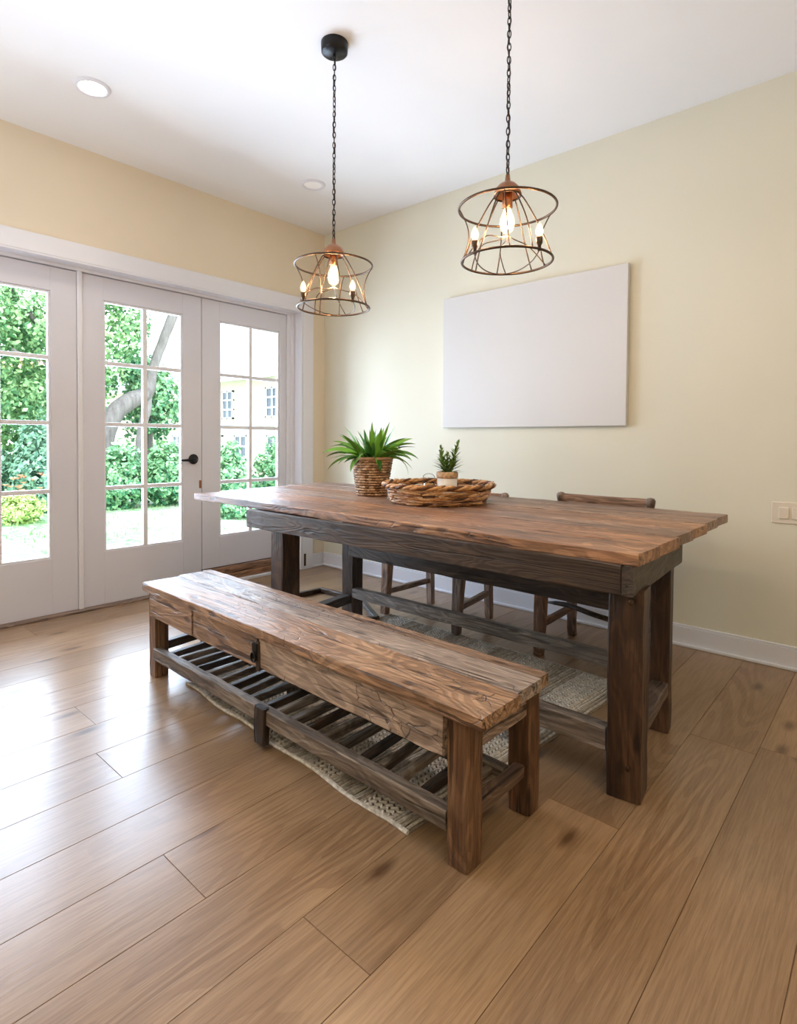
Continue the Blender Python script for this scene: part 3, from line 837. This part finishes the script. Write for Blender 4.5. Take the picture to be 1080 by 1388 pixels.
sp = Vector((1.975, -.905, ZT + .0115)); sp = sp + FV * .08 + RV * .063
ps = thing('potted_succulent', sp, 'small spiky green plant in a white pot standing in the tray', 'plant')
bm = BM(); lathe(bm, [(0, 0), (.050, 0), (.055, .006), (.056, .06), (.056, .118), (.050, .118), (.050, .02), (0, .02)], sp, 36); obj('pot', bm, M['ceramic'], ps, True)
bm = BM(); lathe(bm, [(.0565, .114), (.0605, .118), (.0615, .130), (.061, .144), (.057, .150), (.050, .150), (.050, .114)], sp, 36); obj('wooden_band', bm, M['rope'], ps, True)
bm = BM(); lathe(bm, [(0, .142), (.051, .140)], sp, 24); obj('soil', bm, M['soil'], ps)
random.seed(21)
for i, (ox, oy, hh, lean) in enumerate(((-.014, 0, .155, -.16), (.018, .004, .185, .24), (.0, .008, .12, .02), (-.004, -.012, .11, -.35), (.006, -.010, .10, .38))):
    bm = BM()
    base = sp + RV * ox + FV * oy + Vector((0, 0, .138))
    top = base + Vector((0, 0, hh)) + RV * (lean * hh)
    pts = [lerp(base, top, k/8) + RV * (.006 * math.sin(k)) for k in range(9)]
    tube(bm, pts, [.0032 - .0002*k for k in range(9)], 6, t=(.6, .2, .1))
    nL = int(hh * 260)
    for j in range(nL):
        f = j / nL; a = j * 2.4; p = lerp(base, top, f)
        L = (.088 * (1 - f) ** 1.2 + .016)
        blade(bm, p, a, L, .35 + .8*f + random.uniform(-.15, .2), .25, .0066 * (1 - .3*f), n=4, t=(random.random(), 0, 0))
    obj('stem', bm, M['leaf_small'], ps, True)

jp = Vector((1.985, -.905, ZT + .0115)) - RV * .050 + FV * .055
jar = thing('glass_jar', jp, 'small glass jar with a wire handle standing in the tray', 'jar')
bm = BM(); lathe(bm, [(0, 0), (.032, 0), (.035, .004), (.035, .078), (.030, .088), (.030, .096), (.028, .096), (.028, .087), (.032, .077), (.032, .006), (0, .006)], jp, 32); obj('jar_body', bm, M['glass'], jar, True)
bm = BM(); tube(bm, [jp + RV*(.031*math.cos(a)*(1.15 if .3 < a < 2.8 else 1)) + Vector((0, 0, .092 + .048*math.sin(a)**.5)) for a in [PI*k/20 for k in range(1, 20)]], .0022, 6); obj('wire_handle', bm, M['grey_steel'], jar, True)
gp = Vector((1.985, -.905, ZT + .0115)) + RV * .165 + FV * .06
gb = thing('glass_dish', gp, 'small grey glass dish at the right side of the tray', 'dish')
bm = BM(); lathe(bm, [(0, 0), (.03, 0), (.046, .03), (.052, .068), (.049, .068), (.042, .032), (.027, .005), (0, .005)], gp, 32); obj('dish_body', bm, M['grey_steel'], gb, True)

# ------------------------------------------------------------------ garden beyond the doors
random.seed(33)
GZ = -.2
bm = BM(); N = 30
gx = [-.21 - 36 * (i/N)**1.6 for i in range(N+1)]; gy = [-14 + 34*j/N for j in range(N+1)]
g = [[bm.verts.new((x, y, GZ + .05*noise.noise(Vector((x*.5, y*.5, 0)))*min(1, -x/3))) for y in gy] for x in gx]
paint(bm, [bm.faces.new([g[i][j], g[i][j+1], g[i+1][j+1], g[i+1][j]]) for i in range(N) for j in range(N)], (.5, .5, .5))
def lawn_mat():
    m = mat('sunlit_lawn', (.4, .6, .25), .9); nt = NT(m); tc = nt.n('ShaderNodeTexCoord')
    f = nt.noise(tc.outputs['Object'], 9, 6, .75); g2 = nt.noise(tc.outputs['Object'], .8, 3, .6)
    c = nt.ramp(f, [(.38, (.13, .30, .10)), (.52, (.32, .50, .24)), (.64, (.62, .66, .52))])
    c = nt.mix('MIX', nt.ramp(g2, [(.45, (0, 0, 0)), (.62, (.75, .75, .75))]), c, (.66, .62, .56))
    nt.l(c, nt.b.inputs['Base Color']); nt.bump(f, .6, .03); return m
M['lawn'] = lawn_mat()
obj('garden_lawn', bm, M['lawn'], kind='structure')
# gravel path at the left
def gravel_mat():
    m = mat('pale_gravel', (.7, .68, .66), .9); nt = NT(m); tc = nt.n('ShaderNodeTexCoord')
    vo = nt.n('ShaderNodeTexVoronoi'); vo.inputs['Scale'].default_value = 14; nt.l(tc.outputs['Object'], vo.inputs['Vector'])
    c = nt.ramp(vo.outputs['Distance'], [(.1, (.85, .83, .83)), (.6, (.25, .25, .27))]); nt.l(c, nt.b.inputs['Base Color']); nt.bump(vo.outputs['Distance'], .6, .02); return m
M['gravel'] = gravel_mat()
bm = BM(); box(bm, -4.9, -.21, -9, -1.25, GZ - .04, GZ + .03, .01); obj('garden_path', bm, M['gravel'], kind='structure')
# grass tufts nobody could count
bm = BM()
for i in range(5200):
    x = -.6 - 8 * random.random()**1.2; y = random.uniform(-2.4, 3.6)
    if x > -4.95 and y < -1.2: continue
    h = random.uniform(.03, .09); a = random.uniform(0, 2*PI); w = random.uniform(.006, .014)
    z = GZ - .02
    b = Vector((x, y, z)); s = Vector((math.cos(a), math.sin(a), 0)) * w; tip = b + Vector((random.uniform(-.03, .03), random.uniform(-.03, .03), h))
    paint(bm, [bm.faces.new([bm.verts.new(b - s), bm.verts.new(b + s), bm.verts.new(tip)])])
gr = obj('lawn_grass', bm, M['grass']); tag(gr, 'short sunlit grass of the lawn outside the glass doors', 'grass', kind='stuff')

def leaf_cloud(bm, blobs, n, size, t0=0., t1=1., flat=.6):
    wts = [b[3]*b[4]*b[5] for b in blobs]
    for i in range(n):
        cx, cy, cz, a, b, c = random.choices(blobs, wts)[0]
        while True:
            v = Vector((random.uniform(-1, 1), random.uniform(-1, 1), random.uniform(-1, 1)))
            if .2 < v.length < 1 and noise.noise(v * 3.1 + Vector((cx, cy, cz))) > -.12: break
        v *= 1.0 + .42 * noise.noise(v * 2.2 + Vector((cx * 3, cy, cz)))
        p = Vector((cx + v.x*a, cy + v.y*b, cz + v.z*c))
        nrm = (v.normalized() + Vector((random.uniform(-1, 1), random.uniform(-1, 1), random.uniform(-.2, 1))) * .9).normalized()
        s = nrm.orthogonal().normalized(); s = Matrix.Rotation(random.uniform(0, 6.28), 3, nrm) @ s; u = nrm.cross(s)
        L = size * random.uniform(.6, 1.25); w = L * flat * .5
        vs = [bm.verts.new(p - s*L*.5), bm.verts.new(p + u*w - nrm*L*.06), bm.verts.new(p + s*L*.5), bm.verts.new(p - u*w - nrm*L*.06)]
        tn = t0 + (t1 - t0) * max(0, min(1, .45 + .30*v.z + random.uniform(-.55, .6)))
        paint(bm, [bm.faces.new(vs)], (tn, 0, 0))

def shrub(name, label, cat, blobs, n, size, m, group=None, stem=True):
    cx = sum(b[0] for b in blobs)/len(blobs); cy = sum(b[1] for b in blobs)/len(blobs)
    t = thing(name, (cx, cy, GZ), label, cat, group)
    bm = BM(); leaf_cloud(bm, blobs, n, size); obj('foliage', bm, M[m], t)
    bm = BM(); tube(bm, [(cx, cy, GZ), (cx + .02, cy, GZ + (blobs[0][2] - GZ)*.6), (cx, cy + .03, blobs[0][2])], [.04, .03, .015], 6); obj('stem', bm, M['bark'], t)
    return t
# hedge shrubs seen through the middle door
shrub('garden_shrub', 'rounded green shrub seen through the left panes of the middle door', 'shrub', [(-7.3, 1.22, .38, .55, .56, .66)], 5200, .10, 'leaf_hedge', 'green shrubs across the lawn')
shrub('garden_shrub', 'rounded green shrub seen through the right panes of the middle door', 'shrub', [(-7.2, 2.14, .40, .55, .52, .68)], 5200, .10, 'leaf_hedge', 'green shrubs across the lawn')
shrub('garden_shrub', 'feathery green shrub at the left in the right-hand door', 'shrub', [(-6.4, 3.05, .25, .5, .42, .58), (-6.4, 3.05, .75, .25, .22, .35)], 3600, .10, 'leaf_hedge', 'green shrubs across the lawn')
shrub('garden_shrub', 'tall green shrub at the right in the right-hand door', 'shrub', [(-6.6, 4.35, .35, .55, .48, .60), (-6.6, 4.4, .85, .28, .28, .35)], 4200, .10, 'leaf_hedge', 'green shrubs across the lawn')
shrub('garden_shrub', 'low bright shrub close behind the table end through the right-hand door', 'shrub', [(-4.6, 2.10, -.02, .55, .55, .28)], 2400, .08, 'leaf_hedge', 'green shrubs across the lawn')
shrub('garden_shrub', 'dark evergreen shrub low in the left door', 'shrub', [(-7.8, .0, .35, .7, .50, .75), (-7.8, .05, .95, .5, .4, .6)], 6000, .11, 'leaf_dark', 'green shrubs across the lawn')
shrub('garden_shrub', 'grey-green shrub behind the flowers in the left door', 'shrub', [(-8.6, -.8, .45, .7, .6, .8)], 5000, .11, 'leaf_dark', 'green shrubs across the lawn')
# flowering plant
fl = thing('flowering_plant', (-6.3, -.62, GZ), 'yellow-green plant with orange flowers at the left edge of the lawn', 'plant')
bm = BM(); leaf_cloud(bm, [(-6.3, -.70, .02, .35, .36, .28)], 2200, .08, flat=.4); obj('foliage', bm, M['leaf_yellow'], fl)
for i in range(26):
    a = random.uniform(0, 2*PI); r = random.uniform(0, .36); cz = random.uniform(.1, .55)
    c = Vector((-6.25 + .6*r*math.cos(a), -.72 + r*math.sin(a), cz)); bm = BM()
    for k in range(6): blade(bm, c, k*PI/3, .065, .7, .9, .016, n=3, t=(random.random(), 0, 0))
    obj('flower', bm, M['petal'], fl)

# leaning old tree with a leafy crown
tl = thing('leaning_tree', (-8.5, 1.55, GZ), 'old tree with a leaning grey trunk outside the middle door', 'tree')
bm = BM()
def limb(pts, rs, n=6):
    P = [Vector(p) for p in pts]; out = []; rr = []
    for i in range(len(P) - 1):
        for k in range(n):
            f = k / n
            p0 = P[max(i-1, 0)]; p1 = P[i]; p2 = P[i+1]; p3 = P[min(i+2, len(P)-1)]
            q = .5*((2*p1) + (p2-p0)*f + (2*p0-5*p1+4*p2-p3)*f*f + (3*p1-p0-3*p2+p3)*f**3)
            out.append(q + noise.noise_vector(q*3)*.02); rr.append(rs[i] + (rs[i+1]-rs[i])*f)
    out.append(P[-1]); rr.append(rs[-1]); tube(bm, out, rr, 10, t=(random.uniform(.3, .7), .3, .3))
limb([(-8.50, 1.35, GZ), (-8.50, 1.37, 0.43), (-8.50, 1.45, 1.16), (-8.50, 1.64, 1.66), (-8.50, 1.98, 1.94), (-8.50, 2.30, 2.12), (-8.50, 2.46, 2.68), (-8.50, 2.69, 3.34), (-8.50, 2.96, 4.00), (-8.50, 3.46, 5.18)], [0.198, 0.185, 0.185, 0.191, 0.185, 0.158, 0.099, 0.106, 0.112, 0.079])
limb([(-8.50, 2.14, GZ), (-8.50, 2.11, 0.57), (-8.50, 2.17, 1.23), (-8.50, 2.30, 1.75), (-8.50, 2.31, 2.15)], [0.066, 0.066, 0.079, 0.106, 0.119])
limb([(-8.50, 1.48, 1.36), (-8.37, 0.69, 2.54), (-8.24, -0.10, 3.60), (-8.10, -0.89, 4.66)], [0.079, 0.053, 0.04, 0.026])
limb([(-8.43, 1.08, 2.02), (-8.10, 0.42, 2.41), (-7.84, -0.37, 2.68)], [0.04, 0.026, 0.02])
obj('trunk', bm, M['bark'], tl, True)
bm = BM()
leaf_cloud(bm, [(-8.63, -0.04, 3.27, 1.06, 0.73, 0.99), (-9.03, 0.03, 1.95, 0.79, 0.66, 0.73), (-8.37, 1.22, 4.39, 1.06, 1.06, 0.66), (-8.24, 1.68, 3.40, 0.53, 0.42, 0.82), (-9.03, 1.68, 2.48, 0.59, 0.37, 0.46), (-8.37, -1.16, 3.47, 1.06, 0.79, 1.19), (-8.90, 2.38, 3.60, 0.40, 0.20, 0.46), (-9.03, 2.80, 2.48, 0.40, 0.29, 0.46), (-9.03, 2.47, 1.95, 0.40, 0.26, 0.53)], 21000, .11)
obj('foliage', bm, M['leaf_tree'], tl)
# two more trees behind
t2 = thing('background_tree', (-9, 2.6, GZ), 'pale green tree in front of the house, right panes of the middle door', 'tree')
bm = BM(); tube(bm, [(-9, 2.6, GZ), (-9, 2.62, 1.0), (-9, 2.6, 2)], [.09, .07, .04], 8); obj('trunk', bm, M['bark'], t2)
bm = BM(); leaf_cloud(bm, [(-9, 2.65, 1.95, .6, .62, .85), (-9, 2.3, 2.7, .4, .4, .5)], 4600, .12); obj('foliage', bm, M['leaf_hedge'], t2)
t3 = thing('background_tree', (-14.5, -1.2, GZ), 'dense tree at the back of the garden, seen through the left door', 'tree')
bm = BM(); tube(bm, [(-14.5, -1.2, GZ), (-14.5, -1.2, 1.5), (-14.5, -1.1, 3)], [.16, .12, .06], 8); obj('trunk', bm, M['bark'], t3)
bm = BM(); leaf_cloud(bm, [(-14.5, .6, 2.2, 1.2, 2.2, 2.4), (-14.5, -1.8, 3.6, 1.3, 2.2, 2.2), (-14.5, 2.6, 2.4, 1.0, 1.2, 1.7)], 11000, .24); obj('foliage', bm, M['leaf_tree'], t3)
# thin branch with a few leaves at the top of the right-hand door
t4 = thing('tree_branch', (-5.6, 2.2, 3.5), 'thin leafy branch tip at the top of the right-hand door', 'branch')
bm = BM(); tube(bm, [(-5.6, 1.9, 3.75), (-5.6, 2.15, 3.45), (-5.6, 2.45, 3.3)], [.008, .006, .004], 5); obj('twig', bm, M['bark'], t4)
bm = BM(); leaf_cloud(bm, [(-5.6, 2.25, 3.45, .1, .28, .16)], 60, .07); obj('foliage', bm, M['leaf_dark'], t4)

# neighbouring house, its long front facing the garden
hs_ = thing('neighbour_house', (-17, 9, -1.4), 'pale cream two-storey house beyond the garden shrubs', 'house')
M['siding'] = paint_mat('cream_siding', (.62, .58, .44), .8)
M['shingle'] = paint_mat('pale_shingle', (.60, .60, .62), .9)
M['blue_glass'] = mat('dim_window_glass', (.07, .10, .14), .1)
bm = BM(); box(bm, -30, -8, 9, 15, -1.4, 3.42); obj('wall', bm, M['siding'], hs_)
bm = BM()
vs = [bm.verts.new(v) for v in ((-30.4, 8.5, 3.42), (-7.6, 8.5, 3.42), (-7.6, 12.3, 6.2), (-30.4, 12.3, 6.2), (-30.4, 8.5, 3.56), (-7.6, 8.5, 3.56), (-7.6, 12.3, 6.36), (-30.4, 12.3, 6.36))]
fs = [bm.faces.new([vs[i] for i in f]) for f in ((0, 1, 2, 3), (4, 7, 6, 5), (0, 4, 5, 1), (1, 5, 6, 2), (2, 6, 7, 3), (3, 7, 4, 0))]; paint(bm, fs)
obj('roof', bm, M['shingle'], hs_)
bm = BM(); box(bm, -30.2, -7.8, 8.86, 9.0, 1.62, 1.74); obj('band_course', bm, M['trim'], hs_)
for x, z0, z1, w in ((-13.1, 1.92, 3.03, .8), (-16.0, 1.92, 3.03, .8), (-19.2, 1.92, 3.03, .8), (-15.1, .0, 1.3, .85), (-13.0, .0, 1.3, .85), (-16.8, .0, 1.3, .85), (-20.0, .0, 1.3, .85)):
    bm = BM()
    box(bm, x - w/2, x + w/2, 8.93, 8.999, z0, z0 + .07); box(bm, x - w/2, x + w/2, 8.93, 8.999, z1 - .07, z1)
    box(bm, x - w/2, x - w/2 + .07, 8.93, 8.999, z0, z1); box(bm, x + w/2 - .07, x + w/2, 8.93, 8.999, z0, z1)
    box(bm, x - .03, x + .03, 8.93, 8.999, z0, z1)
    for k in (1, 2): z = z0 + (z1-z0)*k/3; box(bm, x - w/2, x + w/2, 8.94, 8.999, z - .03, z + .03)
    wn = obj('window', bm, M['trim'], hs_)
    bm = BM(); box(bm, x - w/2 + .05, x + w/2 - .05, 8.97, 8.998, z0 + .05, z1 - .05); obj('pane', bm, M['blue_glass'], wn)

# ------------------------------------------------------------------ light
w = bpy.data.worlds.new('sky'); scene.world = w; w.use_nodes = True
nt = w.node_tree; bg = nt.nodes['Background']
tcw = nt.nodes.new('ShaderNodeTexCoord'); sx = nt.nodes.new('ShaderNodeSeparateXYZ'); rp_ = nt.nodes.new('ShaderNodeValToRGB')
nt.links.new(tcw.outputs['Generated'], sx.inputs[0]); nt.links.new(sx.outputs['Z'], rp_.inputs[0])
rp_.color_ramp.elements[0].position = 0; rp_.color_ramp.elements[0].color = (.95, .97, 1, 1)
rp_.color_ramp.elements[1].position = .8; rp_.color_ramp.elements[1].color = (.62, .78, 1, 1)
nt.links.new(rp_.outputs[0], bg.inputs[0]); bg.inputs[1].default_value = 5.0

def light(kind, name, loc, energy, color, **kw):
    L = bpy.data.lights.new(name, kind); L.energy = energy; L.color = color
    for k, v in kw.items():
        if k not in ('rot',): setattr(L, k, v)
    o = bpy.data.objects.new(name, L); o.location = loc; COL.objects.link(o)
    if 'rot' in kw: o.rotation_euler = kw['rot']
    return o
light('AREA', 'ceiling_fill', (1.2, -4.3, 1.3), 52, (.82, .90, 1), shape='DISK', size=1.2, rot=(R(180), 0, 0))  # unseen fill light aimed up, added to brighten the ceiling
bounce = light('AREA', 'bounce_fill', (-.95, -1.6, .45), 75, (.74, .84, 1), shape='RECTANGLE', size=.9, size_y=2.6, rot=(0, R(-125), 0))  # area lamp added outside, aimed up to brighten the ceiling like ground bounce
sun = light('SUN', 'sun', (0, 0, 10), 2.2, (1, .95, .86), angle=.02, rot=(R(20), R(38), 0))
# sky portal at the glazed opening
pl = light('AREA', 'daylight_portal', (-.22, -1.6, 1.15), 1, (1, 1, 1), shape='RECTANGLE', size=2.3, size_y=2.8, rot=(0, R(-90), 0))
pl.data.cycles.is_portal = True
day_fill = light('AREA', 'sky_fill', (-.42, -1.6, 1.35), 215, (.62, .76, 1), shape='RECTANGLE', size=1.7, size_y=2.5, rot=(0, R(-100), 0))  # lamp added outside the glass to strengthen the daylight
# warm fill lights added under the ceiling, behind the camera
for x, y, e in ((5.0, -2.4, 21), (4.9, -4.6, 18), (2.4, -4.8, 12)):
    light('AREA', 'warm_fill', (x, y, H - .02), e, (1, .76, .42), shape='DISK', size=.9)
light('SPOT', 'downlight_beam', (.715, -2.207, H - .02), 22, (1, .85, .68), spot_size=R(120), spot_blend=.8, shadow_soft_size=.06)

# ------------------------------------------------------------------ camera
cam = bpy.data.cameras.new('camera'); co = bpy.data.objects.new('camera', cam); COL.objects.link(co)
f_px, pitch, yaw, roll, py = 774.37, .0245056, .7244669, .0068278, 616.42
fwd = Vector((-math.sin(yaw), math.cos(yaw), 0)); rt = Vector((math.cos(yaw), math.sin(yaw), 0)); up = Vector((0, 0, 1))
f2 = fwd*math.cos(pitch) - up*math.sin(pitch); u2 = up*math.cos(pitch) + fwd*math.sin(pitch)
r2 = rt*math.cos(roll) + u2*math.sin(roll); u3 = u2*math.cos(roll) - rt*math.sin(roll)
mw = Matrix((r2, u3, -f2)).transposed().to_4x4(); mw.translation = Vector((3.89522, -3.39494, 1.12)); co.matrix_world = mw
cam.sensor_fit = 'HORIZONTAL'; cam.sensor_width = 36; cam.lens = f_px/1080*36
cam.shift_y = -(694 - py)/1080
cam.clip_start = .05; cam.clip_end = 200
scene.camera = co
scene.view_settings.view_transform = 'Standard'
scene.view_settings.look = 'None'
scene.view_settings.exposure = 0
scene.cycles.use_denoising = True
scene.cycles.max_bounces = 8; scene.cycles.diffuse_bounces = 5; scene.cycles.transparent_max_bounces = 12
scene.cycles.sample_clamp_indirect = 6
